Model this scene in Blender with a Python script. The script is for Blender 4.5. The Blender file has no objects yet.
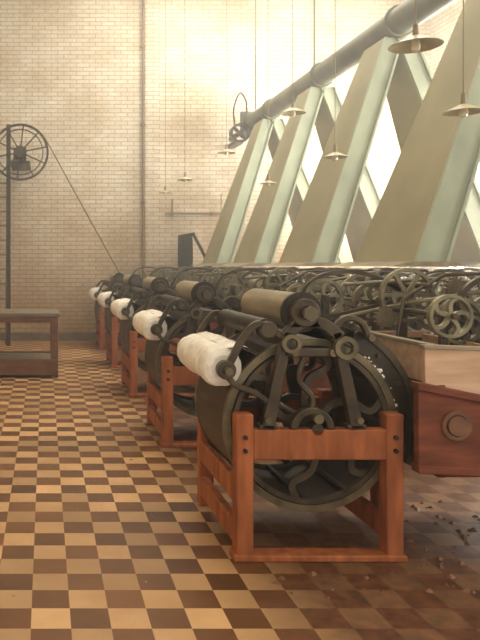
import bpy, bmesh, math, random
from mathutils import Vector, Matrix, noise
random.seed(7)
sc = bpy.context.scene
try:
    sc.view_settings.view_transform = 'Standard'
    sc.view_settings.look = 'None'
    sc.view_settings.exposure = 0.0
except Exception: pass

# ---------------------------------------------------------------- materials
def s2l(c):
    return tuple(((v/255)/12.92 if v/255 <= .04045 else (((v/255)+.055)/1.055)**2.4) for v in c)+(1,)
def newmat(name):
    m = bpy.data.materials.new(name); m.use_nodes = True
    nt = m.node_tree
    return m, nt, nt.nodes["Principled BSDF"]
def N(nt, t, **kw):
    n = nt.nodes.new(t)
    for k, v in kw.items(): setattr(n, k, v)
    return n
def simple(name, c1, c2, scale=6, rough=.6, metal=0, bump=.15, stretch=(1,1,1), detail=6, coat=0, spec=.5, contrast=(.3,.7)):
    m, nt, b = newmat(name)
    tc = N(nt,'ShaderNodeTexCoord'); mp = N(nt,'ShaderNodeMapping'); mp.inputs['Scale'].default_value = stretch
    nz = N(nt,'ShaderNodeTexNoise'); nz.inputs['Scale'].default_value = scale; nz.inputs['Detail'].default_value = detail
    cr = N(nt,'ShaderNodeValToRGB')
    cr.color_ramp.elements[0].position = contrast[0]; cr.color_ramp.elements[1].position = contrast[1]
    cr.color_ramp.elements[0].color = s2l(c1); cr.color_ramp.elements[1].color = s2l(c2)
    L = nt.links.new
    L(tc.outputs['Object'], mp.inputs[0]); L(mp.outputs[0], nz.inputs['Vector']); L(nz.outputs[0], cr.inputs[0])
    L(cr.outputs[0], b.inputs['Base Color'])
    b.inputs['Roughness'].default_value = rough; b.inputs['Metallic'].default_value = metal
    b.inputs['Specular IOR Level'].default_value = spec
    if bump:
        bp = N(nt,'ShaderNodeBump'); bp.inputs['Strength'].default_value = bump; bp.inputs['Distance'].default_value = .02
        L(nz.outputs[0], bp.inputs['Height']); L(bp.outputs[0], b.inputs['Normal'])
    return m
M = {}
M['wood']  = simple('frame_wood', (112,60,32), (180,104,60), 5, .65, stretch=(3,3,.6), spec=.3, contrast=(.22,.7))
M['red']   = simple('red_wood', (84,42,26), (134,72,46), 4, .65, stretch=(.8,3,4), spec=.3)
M['pale']  = simple('pale_wood', (184,144,112), (216,180,146), 5, .7, stretch=(.6,4,4))
M['iron']  = simple('cast_iron', (50,40,28), (90,76,54), 9, .38, .35)
M['rim']   = simple('bright_iron', (82,72,50), (128,114,84), 8, .36, .4)
M['pulley']= simple('pulley_iron', (96,90,68), (148,138,106), 8, .38, .3)
M['drum']  = simple('drum_leather', (48,34,22), (82,62,42), 3, .55, stretch=(1,.4,4))
M['cover'] = simple('cover_sheet', (44,37,25), (74,62,42), 4, .45, .2)
M['cloth'] = simple('roller_cloth', (122,110,88), (164,150,122), 7, .7, stretch=(1,.3,3))
M['cotton']= simple('cotton', (226,216,196), (250,245,234), 14, 1, 0, .5)
M['duct']  = simple('duct_olive', (138,132,98), (174,166,128), 1.3, .65, 0, .05, contrast=(.25,.75))
M['strip'] = simple('duct_green', (144,152,130), (178,186,160), 2.0, .5, 0, .05)
M['trunk'] = simple('trunk_duct', (84,84,66), (122,122,98), 2, .5, .2, .05)
M['black'] = simple('dark_iron', (34,27,20), (60,48,34), 8, .5, .3)
M['lamp']  = simple('lamp_enamel', (160,150,116), (212,202,164), 5, .35, 0, 0)
M['wire']  = simple('wire_dark', (120,104,76), (140,122,90), 5, .7, 0, 0)
M['grey']  = simple('bench_top', (96,84,68), (132,116,92), 5, .5)
M['benchw']= simple('bench_wood', (86,54,34), (130,86,56), 5, .6, stretch=(1,3,3))
M['mull']  = simple('window_frame', (170,160,130), (200,190,160), 5, .6, 0, 0)
M['ceil']  = simple('ceiling_plaster', (215,200,165), (232,218,184), 2, .9, 0, .1)
M['belt']  = simple('belt_leather', (90,70,46), (116,92,64), 5, .7, 0, 0)
m, nt, b = newmat('glass_bulb'); b.inputs['Base Color'].default_value = s2l((235,225,195)); b.inputs['Roughness'].default_value=.2; M['bulb']=m

def wall_mat(name, axis):
    m, nt, b = newmat(name); L = nt.links.new
    g = N(nt,'ShaderNodeNewGeometry'); sp = N(nt,'ShaderNodeSeparateXYZ'); cb = N(nt,'ShaderNodeCombineXYZ')
    L(g.outputs['Position'], sp.inputs[0]); L(sp.outputs[axis], cb.inputs[0]); L(sp.outputs[2], cb.inputs[1])
    br = N(nt,'ShaderNodeTexBrick'); br.inputs['Scale'].default_value = 1
    br.inputs['Brick Width'].default_value=.26; br.inputs['Row Height'].default_value=.085
    br.inputs['Mortar Size'].default_value=.008; br.inputs['Mortar Smooth'].default_value=.3
    br.inputs['Color1'].default_value=s2l((232,224,206)); br.inputs['Color2'].default_value=s2l((220,208,186)); br.inputs['Mortar'].default_value=s2l((180,160,132))
    L(cb.outputs[0], br.inputs['Vector'])
    n1 = N(nt,'ShaderNodeTexNoise'); n1.inputs['Scale'].default_value=.8; n1.inputs['Detail'].default_value=9; n1.inputs['Roughness'].default_value=.65; L(cb.outputs[0], n1.inputs['Vector'])
    cr = N(nt,'ShaderNodeValToRGB'); cr.color_ramp.elements[0].position=.3; cr.color_ramp.elements[1].position=.6
    cr.color_ramp.elements[0].color=s2l((222,208,186)); cr.color_ramp.elements[1].color=(1,1,1,1)
    L(n1.outputs[0], cr.inputs[0])
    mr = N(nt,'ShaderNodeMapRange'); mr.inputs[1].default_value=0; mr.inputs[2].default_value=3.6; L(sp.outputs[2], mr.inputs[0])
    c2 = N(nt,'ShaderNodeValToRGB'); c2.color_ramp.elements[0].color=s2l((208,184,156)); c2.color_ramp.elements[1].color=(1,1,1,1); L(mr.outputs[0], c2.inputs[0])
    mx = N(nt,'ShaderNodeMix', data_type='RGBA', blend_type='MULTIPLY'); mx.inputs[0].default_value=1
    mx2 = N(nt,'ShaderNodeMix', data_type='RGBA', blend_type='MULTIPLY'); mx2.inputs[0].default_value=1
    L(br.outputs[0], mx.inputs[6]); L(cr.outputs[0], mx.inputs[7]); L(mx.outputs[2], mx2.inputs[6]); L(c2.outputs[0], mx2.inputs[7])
    L(mx2.outputs[2], b.inputs['Base Color']); b.inputs['Roughness'].default_value=.85
    bp = N(nt,'ShaderNodeBump'); bp.inputs['Strength'].default_value=.6; bp.inputs['Distance'].default_value=.012; bp.invert=True
    L(br.outputs[1], bp.inputs['Height']); L(bp.outputs[0], b.inputs['Normal'])
    return m
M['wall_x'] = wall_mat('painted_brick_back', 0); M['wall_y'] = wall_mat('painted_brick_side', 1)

def floor_mat():
    m, nt, b = newmat('checkered_floor'); L = nt.links.new
    g = N(nt,'ShaderNodeNewGeometry')
    F=1/.172
    mp = N(nt,'ShaderNodeMapping'); mp.inputs['Location'].default_value=(.35,.15,.5); mp.inputs['Scale'].default_value=(F,F,0)
    L(g.outputs['Position'], mp.inputs[0])
    ck = N(nt,'ShaderNodeTexChecker'); ck.inputs['Scale'].default_value=1; L(mp.outputs[0], ck.inputs['Vector'])
    ck.inputs[1].default_value=s2l((212,170,120)); ck.inputs[2].default_value=s2l((98,60,32))
    fl = N(nt,'ShaderNodeVectorMath', operation='FLOOR'); L(mp.outputs[0], fl.inputs[0])
    wn = N(nt,'ShaderNodeTexWhiteNoise'); L(fl.outputs[0], wn.inputs[0])
    mr = N(nt,'ShaderNodeMapRange'); mr.inputs[3].default_value=.58; mr.inputs[4].default_value=1.15; L(wn.outputs[0], mr.inputs[0])
    hs = N(nt,'ShaderNodeHueSaturation'); L(mr.outputs[0], hs.inputs['Value']); L(ck.outputs[0], hs.inputs['Color'])
    nz = N(nt,'ShaderNodeTexNoise'); nz.inputs['Scale'].default_value=.9; nz.inputs['Detail'].default_value=9; nz.inputs['Roughness'].default_value=.65; L(g.outputs['Position'], nz.inputs['Vector'])
    cr = N(nt,'ShaderNodeValToRGB'); cr.color_ramp.elements[0].position=.40; cr.color_ramp.elements[1].position=.70
    cr.color_ramp.elements[0].color=(0.1,0.1,0.1,1); cr.color_ramp.elements[1].color=(.62,.62,.62,1); L(nz.outputs[0], cr.inputs[0])
    mx = N(nt,'ShaderNodeMix', data_type='RGBA'); L(cr.outputs[0], mx.inputs[0]); L(hs.outputs[0], mx.inputs[6]); mx.inputs[7].default_value=s2l((146,102,60))
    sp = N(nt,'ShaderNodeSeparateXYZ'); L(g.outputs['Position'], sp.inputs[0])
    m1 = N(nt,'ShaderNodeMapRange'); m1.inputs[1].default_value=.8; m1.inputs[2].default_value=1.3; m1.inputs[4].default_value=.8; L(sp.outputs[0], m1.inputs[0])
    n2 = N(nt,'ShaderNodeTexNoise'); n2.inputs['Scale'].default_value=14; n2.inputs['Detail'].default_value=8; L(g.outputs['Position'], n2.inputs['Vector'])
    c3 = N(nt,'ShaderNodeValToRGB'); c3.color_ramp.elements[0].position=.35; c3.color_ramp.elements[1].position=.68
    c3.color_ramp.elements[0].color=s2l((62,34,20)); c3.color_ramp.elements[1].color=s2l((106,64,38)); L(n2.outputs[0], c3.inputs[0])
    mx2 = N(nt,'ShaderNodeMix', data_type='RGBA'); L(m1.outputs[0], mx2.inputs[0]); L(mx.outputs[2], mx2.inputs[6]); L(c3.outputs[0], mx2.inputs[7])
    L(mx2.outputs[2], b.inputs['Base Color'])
    rr = N(nt,'ShaderNodeMapRange'); rr.inputs[3].default_value=.3; rr.inputs[4].default_value=.7; L(nz.outputs[0], rr.inputs[0]); L(rr.outputs[0], b.inputs['Roughness'])
    b.inputs['Specular IOR Level'].default_value=.4
    bp = N(nt,'ShaderNodeBump'); bp.inputs['Strength'].default_value=.12; bp.inputs['Distance'].default_value=.01; L(n2.outputs[0], bp.inputs['Height']); L(bp.outputs[0], b.inputs['Normal'])
    return m
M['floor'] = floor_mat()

# ---------------------------------------------------------------- mesh builder
class Part:
    def __init__(s): s.v=[]; s.f=[]
    def add(s, vs, fs):
        o=len(s.v); s.v += [tuple(v) for v in vs]; s.f += [tuple(i+o for i in f) for f in fs]; return s
    def box(s, x0,x1,y0,y1,z0,z1):
        return s.hexa([(x0,y0,z0),(x1,y0,z0),(x1,y1,z0),(x0,y1,z0),(x0,y0,z1),(x1,y0,z1),(x1,y1,z1),(x0,y1,z1)])
    def hexa(s, v):
        return s.add(v, [(0,3,2,1),(4,5,6,7),(0,1,5,4),(1,2,6,5),(2,3,7,6),(3,0,4,7)])
    def tube(s, pts, r, n=8, closed=False, caps=True, flat=1.0):
        pts=[Vector(p) for p in pts]; m=len(pts); rs = r if isinstance(r,(list,tuple)) else [r]*m
        vs=[]; fs=[]
        prev=None
        for i,p in enumerate(pts):
            if closed: t=(pts[(i+1)%m]-pts[i-1])
            else: t=pts[min(i+1,m-1)]-pts[max(i-1,0)]
            t.normalize()
            if prev is None:
                a = Vector((0,1,0)) if abs(t.y)<.9 else Vector((0,0,1))
            else: a=prev
            u=(a-t*a.dot(t)).normalized(); w=t.cross(u); prev=u
            for k in range(n):
                an=2*math.pi*k/n
                vs.append(p+(u*math.cos(an)+w*math.sin(an)*flat)*rs[i])
        for i in range(m if closed else m-1):
            j=(i+1)%m
            for k in range(n):
                fs.append((i*n+k,i*n+(k+1)%n,j*n+(k+1)%n,j*n+k))
        if caps and not closed:
            fs.append(tuple(range(n-1,-1,-1))); fs.append(tuple((m-1)*n+k for k in range(n)))
        return s.add(vs,fs)
    def cyl(s, p0, p1, r0, r1=None, n=20):
        return s.tube([p0,p1],[r0, r0 if r1 is None else r1], n)
    def lathe_y(s, cx, cz, prof, n=40, a0=0, a1=360):
        full = abs(a1-a0)>=359.9; k=n if full else n+1
        vs=[];fs=[];m=len(prof)
        for i in range(k):
            a=math.radians(a0+(a1-a0)*i/n)
            for r,y in prof: vs.append((cx+r*math.cos(a), y, cz+r*math.sin(a)))
        for i in range(n):
            j=(i+1)%k
            for q in range(m):
                q2=(q+1)%m; fs.append((i*m+q,j*m+q,j*m+q2,i*m+q2))
        if not full:
            fs.append(tuple(range(m))); fs.append(tuple((k-1)*m+q for q in range(m-1,-1,-1)))
        return s.add(vs,fs)
    def ring(s, cx,cz,y0,y1,r0,r1,n=40,a0=0,a1=360):
        return s.lathe_y(cx,cz,[(r0,y0),(r1,y0),(r1,y1),(r0,y1)],n,a0,a1)
    def lathe_z(s, cx, cy, prof, n=24):
        vs=[];fs=[];m=len(prof)
        for i in range(n):
            a=2*math.pi*i/n
            for r,z in prof: vs.append((cx+r*math.cos(a), cy+r*math.sin(a), z))
        for i in range(n):
            j=(i+1)%n
            for q in range(m):
                q2=(q+1)%m; fs.append((i*m+q,j*m+q,j*m+q2,i*m+q2))
        return s.add(vs,fs)
    def prism(s, poly, y0, y1):
        m=len(poly)
        vs=[(x,y0,z) for x,z in poly]+[(x,y1,z) for x,z in poly]
        fs=[tuple(range(m)),tuple(range(2*m-1,m-1,-1))]+[(i,(i+1)%m+0,(i+1)%m+m,i+m)[::-1] for i in range(m)]
        return s.add(vs,fs)
    def bar(s, a, b, w, y0, y1, w2=None):
        a=Vector((a[0],a[1])); b=Vector((b[0],b[1])); d=(b-a).normalized(); n=Vector((-d.y,d.x)); w2=w if w2 is None else w2
        return s.prism([tuple(a+n*w/2),tuple(a-n*w/2),tuple(b-n*w2/2),tuple(b+n*w2/2)],y0,y1)
    def curvebar(s, pts, w, y0, y1, steps=8):
        P=[Vector(p) for p in pts]; P=[P[0]*2-P[1]]+P+[P[-1]*2-P[-2]]; out=[]
        for i in range(1,len(P)-2):
            for k in range(steps):
                t=k/steps; p0,p1,p2,p3=P[i-1:i+3]
                out.append(.5*((2*p1)+(p2-p0)*t+(2*p0-5*p1+4*p2-p3)*t*t+(3*p1-p0-3*p2+p3)*t**3))
        out.append(P[-2]); m=len(out); vs=[];fs=[]
        for i,p in enumerate(out):
            d=(out[min(i+1,m-1)]-out[max(i-1,0)]).normalized(); n=Vector((-d.y,d.x))
            for q,y in ((p+n*w/2,y0),(p-n*w/2,y0),(p-n*w/2,y1),(p+n*w/2,y1)): vs.append((q.x,y,q.y))
        for i in range(m-1):
            for q in range(4): fs.append((i*4+q,i*4+(q+1)%4,i*4+4+(q+1)%4,i*4+4+q))
        fs.append((0,1,2,3)); fs.append(((m-1)*4+3,(m-1)*4+2,(m-1)*4+1,(m-1)*4))
        return s.add(vs,fs)
    def mesh(s, name, mat, bevel=0):
        me=bpy.data.meshes.new(name); me.from_pydata(s.v,[],s.f)
        bm=bmesh.new(); bm.from_mesh(me); bmesh.ops.recalc_face_normals(bm, faces=bm.faces)
        bm.to_mesh(me); bm.free()
        me.materials.append(M[mat]); me.shade_smooth(); me.set_sharp_from_angle(angle=math.radians(32))
        me['bev']=bevel
        return me
def obj(name, me, parent=None, loc=(0,0,0)):
    o=bpy.data.objects.new(name, me); sc.collection.objects.link(o); o.location=loc
    if parent: o.parent=parent
    if me is not None and me.get('bev',0)>0:
        b=o.modifiers.new('bevel','BEVEL'); b.width=me['bev']; b.segments=2; b.limit_method='ANGLE'; b.angle_limit=math.radians(40)
    return o
def empty(name, loc, rot=0):
    e=bpy.data.objects.new(name,None); sc.collection.objects.link(e); e.location=loc; e.rotation_euler[2]=rot; e.empty_display_size=.2; return e

# ---------------------------------------------------------------- room
WY=13.95; WX=7.9; CH=7.2; LX=-4.5; Y0=-1.5
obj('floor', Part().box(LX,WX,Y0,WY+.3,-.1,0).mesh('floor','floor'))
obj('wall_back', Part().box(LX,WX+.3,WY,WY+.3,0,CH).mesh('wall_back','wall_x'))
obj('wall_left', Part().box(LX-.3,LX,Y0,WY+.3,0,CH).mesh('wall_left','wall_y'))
wins=[(.2,1.8),(2.9,4.5),(5.6,7.2),(8.3,9.9),(11.3,13.3)]
wr=Part(); zs,zt=1.3,4.9
wr.box(WX,WX+.3,Y0,WY,0,zs).box(WX,WX+.3,Y0,WY,zt,CH)
ys=[Y0]+[v for w in wins for v in w]+[WY]
for i in range(0,len(ys),2): wr.box(WX,WX+.3,ys[i],ys[i+1],zs,zt)
obj('wall_right', wr.mesh('wall_right','wall_y'))
for i,(a,b_) in enumerate(wins):
    p=Part(); x0,x1=WX+.12,WX+.18
    p.box(x0,x1,a,a+.06,zs,zt).box(x0,x1,b_-.06,b_,zs,zt).box(x0,x1,a,b_,zs,zs+.06).box(x0,x1,a,b_,zt-.06,zt)
    for k in (1,2): p.box(x0+.01,x1-.01,a+(b_-a)*k/3-.015,a+(b_-a)*k/3+.015,zs,zt)
    for k in range(1,5): p.box(x0+.01,x1-.01,a,b_,zs+(zt-zs)*k/5-.015,zs+(zt-zs)*k/5+.015)
    obj('window_%d'%(i+1), p.mesh('window','mull'))
c=Part()
sk=[(1.0,2.6),(4.6,6.2),(8.2,9.8),(11.4,12.8)]
c.box(LX,1.0,Y0,WY+.3,CH,CH+.2).box(7.0,WX+.3,Y0,WY+.3,CH,CH+.2)
yy=[Y0]+[v for w in sk for v in w]+[WY+.3]
for i in range(0,len(yy),2): c.box(1.0,7.0,yy[i],yy[i+1],CH,CH+.2)
obj('ceiling', c.mesh('ceiling','ceil'))
obj('baseboard_back', Part().box(LX,WX,WY-.03,WY,0,.16).mesh('bb','grey'))
obj('trim_1', Part().box(2.05,2.35,WY-.05,WY,0,CH).mesh('pilaster','wall_x'))
pp=Part(); pp.tube([(2.0,WY-.04,.3),(2.0,WY-.04,CH-.1)],.018)
pp.tube([(2.45,WY-.06,2.6),(3.7,WY-.06,2.6)],.018); pp.tube([(2.6,WY-.06,2.6),(2.6,WY-.06,2.9)],.018); pp.tube([(3.6,WY-.06,2.6),(3.6,WY-.06,3.0)],.012)
for z in (1.2,2.8,4.4,6.0): pp.box(1.96,2.04,WY-.06,WY,z,z+.05)
for x in (2.6,3.4): pp.box(x-.02,x+.02,WY-.07,WY,2.57,2.63)
obj('wall_pipe', pp.mesh('wall_pipe','wire'))

# ---------------------------------------------------------------- carding machine
X0=1.43
def sh(part):
    part.v=[(x-X0,y,z) for x,y,z in part.v]; return part
parts=[]
def reg(name,part,mat,bev=0): parts.append((name, sh(part).mesh('carding_'+name,mat,bev)))
CX,CZ,R=1.425,.69,.46
w=Part()
for x0,x1 in ((1.0,1.09),(1.785,1.875)):
    for y0,zt_ in ((0,.77),(.83,.74)):
        w.box(x0,x1,y0,y0+.09,0,zt_)
w.box(1.088,1.787,.0,.07,.53,.69).box(1.088,1.787,.85,.92,.53,.69)
w.box(.985,1.89,-.01,.1,0,.035)
w.box(1.0,1.04,.085,.835,.29,.42).box(1.0,1.05,.085,.835,.07,.19)
w.box(1.835,1.875,.085,.835,.29,.42).box(1.83,1.875,.085,.835,.07,.19)
reg('wooden_frame',w,'wood',.008)
bl=Part()
for x in (1.0445,1.83):
    for z in (.58,.65): bl.cyl((x,-.015,z),(x,.01,z),.012,n=8)
reg('frame_bolts',bl,'black')
d=Part(); d.lathe_y(CX,CZ,[(R-.02,.12),(R,.12),(R,.79),(R-.02,.79)],64)
for k in range(12):
    a=math.radians(30*k); x=CX+(R-.035)*math.cos(a); z=CZ+(R-.035)*math.sin(a)
    d.cyl((x,.13,z),(x,.78,z),.016,n=8)
reg('drum',d,'drum')
r=Part(); r.ring(CX,CZ,.098,.135,R-.032,R+.006,64); r.ring(CX,CZ,.775,.80,R-.05,R+.006,64)
reg('drum_rims',r,'rim')
sp=Part()
sp.ring(CX,CZ,.09,.12,R-.065,R-.04,64)
for yy_ in (0,.66):
  for k in range(6):
    a=math.radians(60*k+20+yy_*40)
    def P(rr,da): return (CX+rr*math.cos(a+da), CZ+rr*math.sin(a+da))
    sp.curvebar([P(.05,0),P(.14,.42),P(.25,.18),P(.33,-.12),P(.41,.0)],.036,.10+yy_,.13+yy_)
sp.ring(CX,CZ,.085,.14,.0,.075,24); sp.ring(CX,CZ,.75,.80,.0,.075,24)
sp.cyl((CX,.0,CZ),(CX,.95,CZ),.03)
reg('drum_spokes',sp,'iron')
a=Part()
for (y0,y1) in ((-.0,.05),(.86,.91)):
    a.bar((1.165,.69),(1.275,1.2),.07,y0,y1,.05); a.bar((1.635,.69),(1.525,1.2),.07,y0,y1,.05)
    a.box(1.12,1.22,y0,y1+.01,.69,.715).box(1.58,1.68,y0,y1+.01,.69,.715)
    a.box(1.25,1.55,y0,y1,1.07,1.11)
    a.curvebar([(1.25,1.17),(1.33,1.235),(1.4,1.25),(1.47,1.235),(1.55,1.17)],.06,y0,y1)
    a.ring(1.4,.69,y0,y1,.075,.115,20,0,180)
    a.ring(1.36,1.3,y0-.01,y1+.005,.03,.075,24)
    a.prism([(1.27,1.22),(1.45,1.22),(1.41,1.29),(1.31,1.29)],y0,y1)
    a.curvebar([(1.285,1.15),(1.2,1.2),(1.12,1.24),(1.05,1.18),(.98,1.05),(.95,.99)],.035,y0+.005,y1-.005)
    a.curvebar([(1.19,.82),(1.1,.88),(1.0,.92),(.95,.985)],.03,y0+.005,y1-.005)
    a.ring(.95,1.0,y0-.005,y1,.018,.05,20)
    a.curvebar([(1.5,1.2),(1.58,1.27),(1.66,1.25),(1.7,1.17)],.03,y0+.005,y1-.005)
    a.ring(1.17,1.21,y0-.005,y1+.005,.0,.045,16)
a.curvebar([(1.36,1.07),(1.33,.95),(1.40,.86),(1.40,.79)],.028,.005,.04)
reg('iron_side_frames',a,'iron',.006)
k=Part()
k.cyl((1.36,-.07,1.3),(1.36,.0,1.3),.022); k.cyl((1.36,-.08,1.3),(1.36,-.06,1.3),.04,n=6)
k.cyl((.95,-.05,1.0),(.95,.0,1.0),.02); k.cyl((1.42,-.03,.75),(1.42,.06,.75),.025)
for x,z in ((1.16,.74),(1.64,.74),(1.3,1.09),(1.5,1.09),(1.7,1.17)): k.cyl((x,-.02,z),(x,.0,z),.018,n=8)
k.ring(1.28,1.14,-.03,-.005,.03,.05,20); k.ring(1.56,1.12,-.04,-.005,.035,.06,24)
reg('bearing_fittings',k,'rim')
t=Part(); t.lathe_y(1.36,1.3,[(0,.065),(.085,.065),(.1,.09),(.1,.83),(.085,.85),(0,.85)],32)
reg('top_roller',t,'cloth')
t=Part(); t.lathe_y(1.36,1.3,[(0,.052),(.108,.052),(.108,.075),(0,.075)],32); t.cyl((1.17,.05,1.21),(1.17,.86,1.21),.055,n=20)
t.cyl((1.36,-.01,1.3),(1.36,.9,1.3),.028)
t.cyl((.95,-.01,1.0),(.95,.9,1.0),.018)
t.cyl((1.66,.05,1.17),(1.66,.86,1.17),.028,n=14)
reg('stripper_rollers',t,'black')
t=Part(); nseg,nl=40,34; vs=[];fs=[]
for i in range(nl+1):
    y=.07+.8*i/nl; e=min(i,nl-i)/2.5; env=math.sqrt(max(0,1-(1-min(1,e))**2))
    for q in range(nseg):
        an=2*math.pi*q/nseg
        rr=(.110+.008*noise.noise(Vector((math.cos(an)*1.4,math.sin(an)*1.4,y*4)))+.005*noise.noise(Vector((math.cos(an)*7,math.sin(an)*7,y*22))))*(.62+.38*env)
        vs.append((.955+rr*math.cos(an),y,1.0+rr*math.sin(an)))
for i in range(nl):
    for q in range(nseg): fs.append((i*nseg+q,i*nseg+(q+1)%nseg,(i+1)*nseg+(q+1)%nseg,(i+1)*nseg+q))
fs.append(tuple(range(nseg))); fs.append(tuple(nl*nseg+q for q in range(nseg-1,-1,-1)))
t.add(vs,fs)
vs=[];fs=[]
for i in range(21):
    y=.08+.76*i/20
    for j,(x,z) in enumerate(((.98,1.108),(1.04,1.125),(1.09,1.11),(1.13,1.085),(1.17,1.06))):
        nn=noise.noise(Vector((x*9,y*9,0)))*.012
        vs.append((x,y,z+nn)); vs.append((x,y,z+nn-.012))
for i in range(20):
    for j in range(4):
        q=i*10+j*2; w_=q+10
        fs.append((q,q+2,w_+2,w_)); fs.append((q+1,w_+1,w_+3,q+3))
t.add(vs,fs)
reg('cotton_lap',t,'cotton')
c=Part(); c.ring(CX,CZ,.12,.92,.565,.58,36,-22,76); c.ring(CX,CZ,.12,.14,.475,.58,36,-22,76); c.ring(CX,CZ,.90,.92,.475,.58,36,-22,76)
reg('curved_cover',c,'cover')
c=Part(); c.ring(CX,CZ,.105,.122,.555,.588,40,-22,76); c.ring(CX,CZ,.105,.122,.472,.485,40,-22,76)
for an in (-15,5,25,45,65):
    x=CX+.525*math.cos(math.radians(an)); z=CZ+.525*math.sin(math.radians(an)); c.cyl((x,.1,z),(x,.122,z),.012,n=8)
reg('cover_edging',c,'iron')
c=Part()
for q in range(26):
    an=math.radians(random.uniform(0,58)); rr=.468+random.uniform(-.01,.012); x=CX+rr*math.cos(an); z=CZ+rr*math.sin(an); s_=random.uniform(.4,1.3)
    c.lathe_y(x,z,[(0,.098),(.008*s_,.103),(.010*s_,.112),(0,.118)],6)
reg('lint_on_rim',c,'cotton')
f=Part()
f.prism([(1.90,.50),(3.7,.42),(3.7,.80),(2.5,.80),(1.90,.93)],-.09,-.04)
f.box(2.03,2.07,-.04,.95,.45,.93).box(3.66,3.7,-.04,1.0,.3,.8)
f.box(2.03,2.5,.92,.96,.5,1.08)
f.prism([(1.89,.915),(2.52,.79),(2.52,.825),(1.89,.955)],-.11,-.03)
f.prism([(1.895,.49),(3.7,.41),(3.7,.45),(1.895,.53)],-.105,-.03)
f.box(2.07,3.66,.0,.95,.44,.47)
for x in (2.03,3.6):
    f.box(x,x+.08,.62,.70,0,.5)
f.box(3.6,3.68,.0,.08,0,.5)
f.box(2.5,3.66,-.03,.95,.76,.80); f.box(2.5,2.54,-.03,.95,.47,.95)
reg('feed_box',f,'red',.006)
f=Part()
f.prism([(1.965,.90),(2.5,.79),(2.5,1.10),(1.965,1.12)],-.035,-.008)
f.box(2.03,2.055,-.008,.92,.90,1.115).box(2.475,2.5,-.008,.92,.79,1.10).box(2.03,2.5,.92,.945,.90,1.115)
f.box(2.055,2.475,.0,.92,.86,.885)
reg('feed_tray',f,'pale',.003)
f=Part()
f.prism([(1.955,1.118),(2.51,1.098),(2.51,1.118),(1.955,1.138)],-.045,.0); f.box(2.02,2.065,.0,.95,1.113,1.133)
reg('tray_rim',f,'cloth',.003)
f=Part(); f.ring(2.09,.735,-.115,-.085,.0,.05,28); f.ring(2.09,.735,-.105,-.085,.055,.075,28)
reg('access_knob',f,'benchw')
g=Part()
def wheel(p,cx,cz,y,r_,ns=5,curved=True,rim=.022,seed=0,th=.035):
    p.ring(cx,cz,y,y+th,r_-rim,r_,36)
    p.ring(cx,cz,y-.01,y+th+.01,.0,max(.022,r_*.16),16)
    for k in range(ns):
        an=2*math.pi*k/ns+seed
        def Q(rr,da): return (cx+rr*math.cos(an+da), cz+rr*math.sin(an+da))
        if curved: p.curvebar([Q(r_*.1,0),Q(r_*.4,.35),Q(r_*.7,.2),Q(r_-rim*.6,-.1)],.018+r_*.03,y+.006,y+th-.006,5)
        else: p.bar(Q(r_*.1,0),Q(r_-rim*.6,0),.015+r_*.05,y+.006,y+th-.006)
def gear(p,cx,cz,y,r_,th=.03):
    n=max(14,int(r_*220)); poly=[]
    for k in range(n):
        for t_,rr in ((0,r_-.012),(.3,r_),(.55,r_),(.85,r_-.012)):
            an=2*math.pi*(k+t_)/n; poly.append((cx+rr*math.cos(an),cz+rr*math.sin(an)))
    p.prism(poly,y,y+th)
wheel(g,2.74,1.24,.02,.25,6,seed=.3,rim=.03); wheel(g,3.2,1.17,-.0,.2,5,seed=1); wheel(g,3.5,1.3,.06,.16,5,seed=.7)
wheel(g,2.95,1.42,.09,.11,4,False); wheel(g,2.45,1.22,.45,.14,5)
wheel(g,2.62,1.3,.93,.2,6); wheel(g,3.3,1.27,.98,.23,6,seed=.5,rim=.028); wheel(g,2.98,1.2,.99,.15,4,False)
wheel(g,2.28,1.36,.72,.17,6,False,rim=.02); wheel(g,1.86,1.33,.98,.13,5)
wheel(g,2.22,1.27,.16,.12,5,True,rim=.018)
reg('spoked_pulleys',g,'pulley')
g=Part()
gear(g,2.98,1.12,.05,.09); gear(g,3.42,1.02,.03,.11); gear(g,2.56,1.02,.04,.08); gear(g,2.45,1.42,.5,.06)
wheel(g,2.2,1.3,1.02,.13,5,seed=.2); wheel(g,2.02,1.22,1.0,.09,4,False)
gear(g,2.35,1.42,1.0,.06); gear(g,2.13,1.22,.7,.07); gear(g,1.72,1.22,1.0,.06)
reg('gear_train',g,'rim')
g=Part()
g.lathe_y(3.02,.80,[(0,.14),(.36,.14),(.36,.86),(0,.86)],48)
for y0 in (.09,.88):
    g.ring(3.02,.80,y0,y0+.03,.40,.46,36,0,180)
    for k in range(5): 
        an=math.radians(20+35*k); g.bar((3.02+.1*math.cos(an),.8+.1*math.sin(an)),(3.02+.41*math.cos(an),.8+.41*math.sin(an)),.03,y0,y0+.03)
reg('card_cylinder',g,'cover')
g=Part()
for k in range(7):
    an=math.radians(12+26*k); x=3.02+.455*math.cos(an); z=.80+.455*math.sin(an)
    g.cyl((x,.07,z),(x,.95,z),.018,n=8); g.cyl((x,.14,z),(x,.86,z),.045,n=14)
for x,z,ya,yb in ((2.74,1.24,.0,.95),(3.2,1.17,-.02,1.0),(3.5,1.3,.03,1.02),(2.95,1.42,.05,.95),(2.45,1.22,.4,1.02),(2.2,1.3,.95,1.08),(2.62,1.3,.5,1.0),(3.3,1.27,.6,1.02),(2.35,1.42,.6,1.05),(2.28,1.36,.68,1.05),(1.86,1.33,.93,1.04),(2.22,1.27,.12,.8)):
    g.cyl((x,ya,z),(x,yb,z),.017,n=8)
def stand(x,y,z,zb=.8): g.box(x-.02,x+.02,y-.015,y+.015,zb,z+.02); g.box(x-.05,x+.05,y-.03,y+.03,zb-.005,zb+.02)
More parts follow.
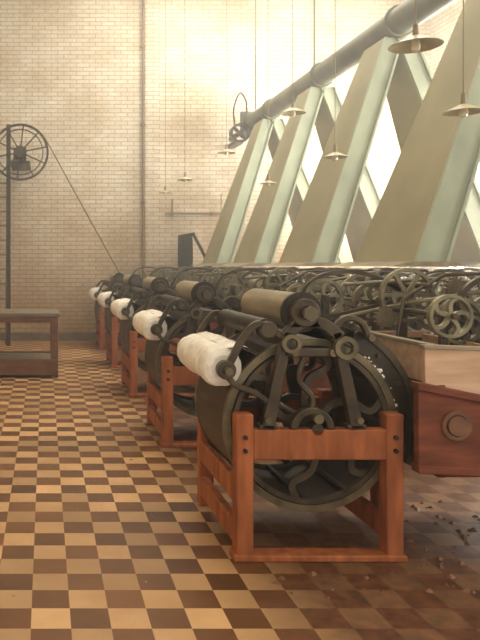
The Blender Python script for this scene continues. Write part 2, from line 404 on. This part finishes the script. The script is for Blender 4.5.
for x,y,z,zb in ((2.74,.075,1.24,.8),(3.2,.06,1.17,.8),(3.5,.11,1.3,.8),(2.95,.14,1.42,1.1),(2.74,.84,1.3,.8),(3.5,.9,1.3,.8),(2.2,.975,1.3,.9),(2.45,.52,1.42,.88),(2.62,.9,1.3,.8),(1.86,.96,1.33,.9),(2.28,.78,1.36,.88),(2.22,.24,1.27,.88)): stand(x,y,z,zb)
g.bar((1.75,1.17),(2.3,1.3),.035,.94,.97)
g.curvebar([(2.5,1.15),(2.42,1.36),(2.6,1.48),(2.9,1.36),(3.1,1.5)],.03,.40,.43)
g.curvebar([(3.0,1.25),(3.2,1.44),(3.5,1.5),(3.72,1.36),(3.62,1.1)],.03,.02,.05)
g.curvebar([(1.62,1.2),(1.8,1.45),(2.1,1.5),(2.4,1.36),(2.5,1.15)],.026,1.0,1.02)
g.tube([(2.15,.6,1.1),(2.2,.62,1.35),(2.5,.7,1.49),(3.2,.9,1.5),(3.6,1.0,1.4)],.012,6)
g.tube([(3.6,.05,.8),(3.62,.1,1.2),(3.4,.3,1.5),(3.0,.5,1.49)],.014,6)
reg('worker_rollers_and_levers',g,'iron')
g=Part()
g.tube([(1.9,1.0,1.18),(2.2,.7,1.30),(2.6,.3,1.42),(2.9,.1,1.5),(3.1,.02,1.46)],.013,8)
g.tube([(2.0,1.0,1.42),(2.5,.85,1.46),(3.1,.6,1.40),(3.6,.3,1.44)],.013,8)
reg('shifter_rods',g,'pulley')

DEP=[3.55+2.22*i for i in range(5)]
def place(loc, rot=0):
    e=empty('carding_machine',loc,rot)
    for n,me in parts: obj(n,me,e)
    return e
for dd in DEP: place((X0,dd,0))
for dd in (7.2,9.42,11.64): place((7.1,dd+1.0,0),math.pi)

# ---------------------------------------------------------------- ducts
def duct(dd):
    e=empty('ventilation_duct',(3.3,dd,0))
    def leg(name,xb0,xb1,xt0,xt1,zb,zt,yb,yt):
        v=[(xb0,.0,zb),(xb1,.0,zb),(xb1,yb,zb),(xb0,yb,zb),(xt0,.0,zt),(xt1,.0,zt),(xt1,yt,zt),(xt0,yt,zt)]
        p=Part().hexa([(x-3.3,y,z) for x,y,z in v]); obj(name+'_casing',p.mesh(name,'duct'),e)
        s_=Part(); q=.028
        s_.hexa([(x-3.3,y,z) for x,y,z in ((xb0+.01,-.02,zb),(xb1-.01,-.02,zb),(xb1-.01,-.002,zb),(xb0+.01,-.002,zb),(xt0+.01,-.02,zt),(xt1-.01,-.02,zt),(xt1-.01,-.002,zt),(xt0+.01,-.002,zt))])
        for a_,b_ in ((xb0,xt0),(xb1-q,xt1-q)):
            s_.hexa([(x-3.3,y,z) for x,y,z in ((a_,-.045,zb),(a_+q,-.045,zb),(a_+q,-.004,zb),(a_,-.004,zb),(b_,-.045,zt),(b_+q,-.045,zt),(b_+q,-.004,zt),(b_,-.004,zt))])
        obj(name+'_cover_strip',s_.mesh(name+'_strip','strip'),e)
    leg('left_leg',3.12,3.40,3.98,4.2,1.56,4.22,1.12,.5)
    leg('right_leg',5.15,5.43,4.12,4.34,1.56,4.22,1.12,.5)
    h=Part(); h.hexa([(x-3.3,y,z) for x,y,z in ((2.9,-.05,1.535),(3.55,-.05,1.535),(3.55,1.15,1.535),(2.9,1.15,1.535),(3.08,-.05,1.58),(3.45,-.05,1.58),(3.45,1.15,1.58),(3.08,1.15,1.58))])
    h.hexa([(x-3.3,y,z) for x,y,z in ((5.0,-.05,1.535),(5.6,-.05,1.535),(5.6,1.15,1.535),(5.0,1.15,1.535),(5.12,-.05,1.58),(5.48,-.05,1.58),(5.48,1.15,1.58),(5.12,1.15,1.58))])
    obj('hood',h.mesh('hood','cloth'),e)
for dd in DEP[0:]: duct(dd)
t=Part(); t.tube([(4.12,-1.4,4.38),(4.12,13.5,4.38)],.16,16)
for yy_ in [v for v in DEP]+[1.4,-.8]:
    t.tube([(4.12,yy_-.12,4.38),(4.12,yy_-.08,4.38)],.19,16)
t.box(3.9,4.4,13.5,13.6,4.1,4.6)
for yy_ in (.3,3.8,6.9,10.4,13.3): t.tube([(4.12,yy_,4.5),(4.12,yy_,CH-.005)],.014,6)
obj('trunk_duct',t.mesh('trunk_duct','trunk'))
fp=Part(); FX=3.80
fp.ring(FX,4.12,13.2,13.35,.15,.19,28)
for k_ in range(4):
    a_=math.pi/4+k_*math.pi/2; fp.bar((FX,4.12),(FX+.16*math.cos(a_),4.12+.16*math.sin(a_)),.06,13.26,13.29)
fp.ring(FX,4.12,13.22,13.9,0,.05,12); fp.box(FX-.08,FX+.08,13.3,13.93,3.93,4.0); fp.curvebar([(FX-.1,4.28),(FX-.12,4.6),(FX,4.9),(FX+.12,4.75),(FX+.13,4.5)],.025,13.25,13.28)
obj('exhaust_fan',fp.mesh('exhaust_fan','iron'))

# ---------------------------------------------------------------- pendant lamps
def lamp(x,y,z,dia):
    e=empty('pendant_lamp',(x,y,z)); r_=dia/2
    s_=Part().lathe_z(0,0,[(.018,r_*.42),(r_*.3,r_*.34),(r_*.75,r_*.12),(r_,0),(r_*.98,-.004),(r_*.73,r_*.1),(r_*.28,r_*.31),(.016,r_*.4)],32)
    obj('shade',s_.mesh('shade','lamp'),e)
    n_=Part(); n_.cyl((0,0,r_*.36),(0,0,r_*.36+.09),.022,.016,12); n_.cyl((0,0,r_*.36+.09),(0,0,CH-z-.002),.0045,n=6); n_.cyl((0,0,CH-z-.05),(0,0,CH-z-.002),.04,n=12)
    obj('socket_and_cord',n_.mesh('cord','wire'),e)
    bb=Part().lathe_z(0,0,[(0,r_*.3),(.02,r_*.28),(.026,.03),(.034,-.005),(.028,-.035),(0,-.048)],14)
    obj('bulb',bb.mesh('bulb','bulb'),e)
for L_ in ((2.67,4.9,3.13,.36),(3.2,5.2,2.72,.29),(3.2,7.5,2.74,.27),(3.28,9.0,3.56,.34),(3.15,9.6,2.7,.22),(3.2,12.0,3.53,.32),(2.47,12.0,3.05,.28),(2.3,13.0,2.93,.23)): lamp(*L_)

# ---------------------------------------------------------------- wall wheel, ladder, belt
e=empty('belt_wheel',(-.47,12.9,3.69))
p=Part(); p.ring(0,0,-.03,.03,.50,.54,56); p.ring(0,0,-.02,.02,.42,.44,48); p.ring(0,0,-.05,.05,0,.07,20)
for k_ in range(10):
    a_=k_*math.pi/5+.2; p.bar((0,0),(.51*math.cos(a_),.51*math.sin(a_)),.026,-.012,.012)
p.cyl((0,-.1,0),(0,1.04,0),.03,n=12)
obj('rim_and_spokes',p.mesh('wheel','iron'),e)
p=Part(); p.box(-.13,.11,.08,.3,-.12,.1); p.box(-.2,.18,.15,1.04,-.2,-.14); p.ring(0,0,-.16,-.1,0,.1,20)
p.box(-.27,-.19,.1,.18,-3.69,.55)
obj('bearing_bracket',p.mesh('bracket','iron'),e)
p=Part(); c1=Vector((0,0)); c2=Vector((1.79,-2.34)); r1,r2=.541,.1
d=c2-c1; L=d.length; base=math.atan2(d.y,d.x); off=math.acos((r1-r2)/L)
an=base+off; u=Vector((math.cos(an),math.sin(an))); A=c1+u*r1; B=c2+u*r2
p.bar(tuple(A),tuple(B),.016,-.02,.02)
obj('drive_belt',p.mesh('belt','belt'),e)
p=Part()
for x in (-1.08,-.84): p.hexa([(x,13.2,0),(x+.05,13.2,0),(x+.05,13.26,0),(x,13.26,0),(x,13.75,3.4),(x+.05,13.75,3.4),(x+.05,13.81,3.4),(x,13.81,3.4)])
for k_ in range(11):
    z=.3+k_*.29; y=13.23+.55*z/3.4; p.box(-1.05,-.83,y-.015,y+.015,z-.015,z+.02)
p.v=[(x+.06,y,z) for x,y,z in p.v]
obj('ladder',p.mesh('ladder','grey'))

# ---------------------------------------------------------------- work bench (left)
e=empty('work_bench',(-1.0,9.3,0))
p=Part(); p.box(-1.1,1.2,0,.95,.84,.89); obj('top',p.mesh('benchtop','grey',.006),e)
p=Part()
for x in (-1.05,1.08):
    for y in (.02,.82): p.box(x,x+.1,y,y+.1,.0,.84)
p.box(-1.05,1.18,.01,.05,.76,.84).box(-1.05,1.18,.88,.92,.76,.84).box(1.14,1.18,.05,.9,.76,.84)
p.box(-1.05,1.18,.01,.06,.04,.26).box(-1.05,1.18,.86,.91,.04,.26).box(1.13,1.17,.05,.9,.04,.26)
obj('frame',p.mesh('benchframe','benchw',.006),e)
p=Part(); p.box(-1.0,1.12,.06,.86,.2,.24); obj('lower_shelf',p.mesh('shelf','grey'),e)

e=empty('belt_guard',(2.68,13.62,0))
p=Part(); p.prism([(-.02,0),(.3,0),(.28,2.2),(.0,2.15)],0,.1)
obj('panel',p.mesh('guard','cover',.01),e)
p=Part(); p.bar((.28,2.2),(.75,1.3),.05,.0,.06); p.bar((.75,1.32),(.75,0),.06,0,.06); p.bar((.3,1.3),(.75,1.3),.05,0,.06)
obj('brace',p.mesh('brace','iron'),e)

vs=Part()
for k_ in range(130):
    x=random.uniform(-3,.95); y=random.uniform(3.0,12.5)
    s_=random.uniform(.004,.011); n_=6
    ring_=[(x+s_*random.uniform(.6,1.6)*math.cos(2*math.pi*q/n_), y+s_*random.uniform(.6,1.6)*math.sin(2*math.pi*q/n_), .0005) for q in range(n_)]
    vs.add(ring_+[(x,y,s_*.7)],[(q,(q+1)%n_,n_) for q in range(n_)]+[tuple(range(n_-1,-1,-1))])
obj('cotton_lint',vs.mesh('lint','cloth'))
vs=Part()
for k_ in range(160):
    x=random.uniform(1.1,2.7); y=random.uniform(3.15,4.6); s_=random.uniform(.006,.024); n_=6
    if x<1.9 and y>3.45: continue
    ring_=[(x+s_*random.uniform(.5,1.5)*math.cos(2*math.pi*q/n_), y+s_*random.uniform(.5,1.5)*math.sin(2*math.pi*q/n_), .0005) for q in range(n_)]
    vs.add(ring_+[(x+.003,y,s_*.9)],[(q,(q+1)%n_,n_) for q in range(n_)]+[tuple(range(n_-1,-1,-1))])
obj('floor_debris',vs.mesh('debris','benchw'))

# ---------------------------------------------------------------- light
wd=bpy.data.worlds.new('world'); sc.world=wd; wd.use_nodes=True
bg=wd.node_tree.nodes['Background']; bg.inputs[0].default_value=(1,.95,.86,1); bg.inputs[1].default_value=1.2
def area(name,loc,rot,sx,sy,e_,col=(1,.945,.84)):
    l=bpy.data.lights.new(name,'AREA'); l.shape='RECTANGLE'; l.size=sx; l.size_y=sy; l.energy=e_; l.color=col
    o=bpy.data.objects.new(name,l); sc.collection.objects.link(o); o.location=loc; o.rotation_euler=rot; return o
for i,(a_,b_) in enumerate(wins):
    area('window_daylight',(WX+.35,(a_+b_)/2,(zs+zt)/2),(0,math.radians(90),0),zt-zs,b_-a_,(150,220,560,850,900)[i])
for i,(a_,b_) in enumerate(sk):  # fill lamps added over unseen roof openings to brighten the room from above
    area('roof_fill_light',(4.0,(a_+b_)/2,CH+.3),(0,0,0),5.8,b_-a_,(70,110,200,230)[i])
sl=bpy.data.lights.new('sun','SUN'); sl.energy=5.5; sl.angle=math.radians(14); sl.color=(1,.93,.81)
so=bpy.data.objects.new('sun',sl); sc.collection.objects.link(so)
so.rotation_euler=Vector((-.78,-.34,-.50)).to_track_quat('-Z','Y').to_euler()
# haze volume added to the room for window glare and glow
hz=Part().box(LX+.02,WX-.02,2.2,WY-.07,.02,CH-.02)
me=hz.mesh('haze','ceil'); hm=bpy.data.materials.new('glow_haze'); hm.use_nodes=True; nt=hm.node_tree; nt.nodes.clear()
o_=nt.nodes.new('ShaderNodeOutputMaterial'); v_=nt.nodes.new('ShaderNodeVolumeScatter'); v_.inputs['Color'].default_value=(1,.965,.885,1); v_.inputs['Density'].default_value=.026; v_.inputs['Anisotropy'].default_value=.5
nt.links.new(v_.outputs[0],o_.inputs['Volume']); me.materials.clear(); me.materials.append(hm)
obj('glow_haze',me)

# ---------------------------------------------------------------- camera
cam=bpy.data.cameras.new('camera'); co=bpy.data.objects.new('camera',cam); sc.collection.objects.link(co)
co.location=(0,0,1.55); co.rotation_euler=(math.radians(90),0,0)
cam.sensor_fit='VERTICAL'; cam.sensor_height=32; cam.lens=680/640*32
cam.shift_x=(240-45)/640; cam.shift_y=-(320-265)/640
sc.camera=co
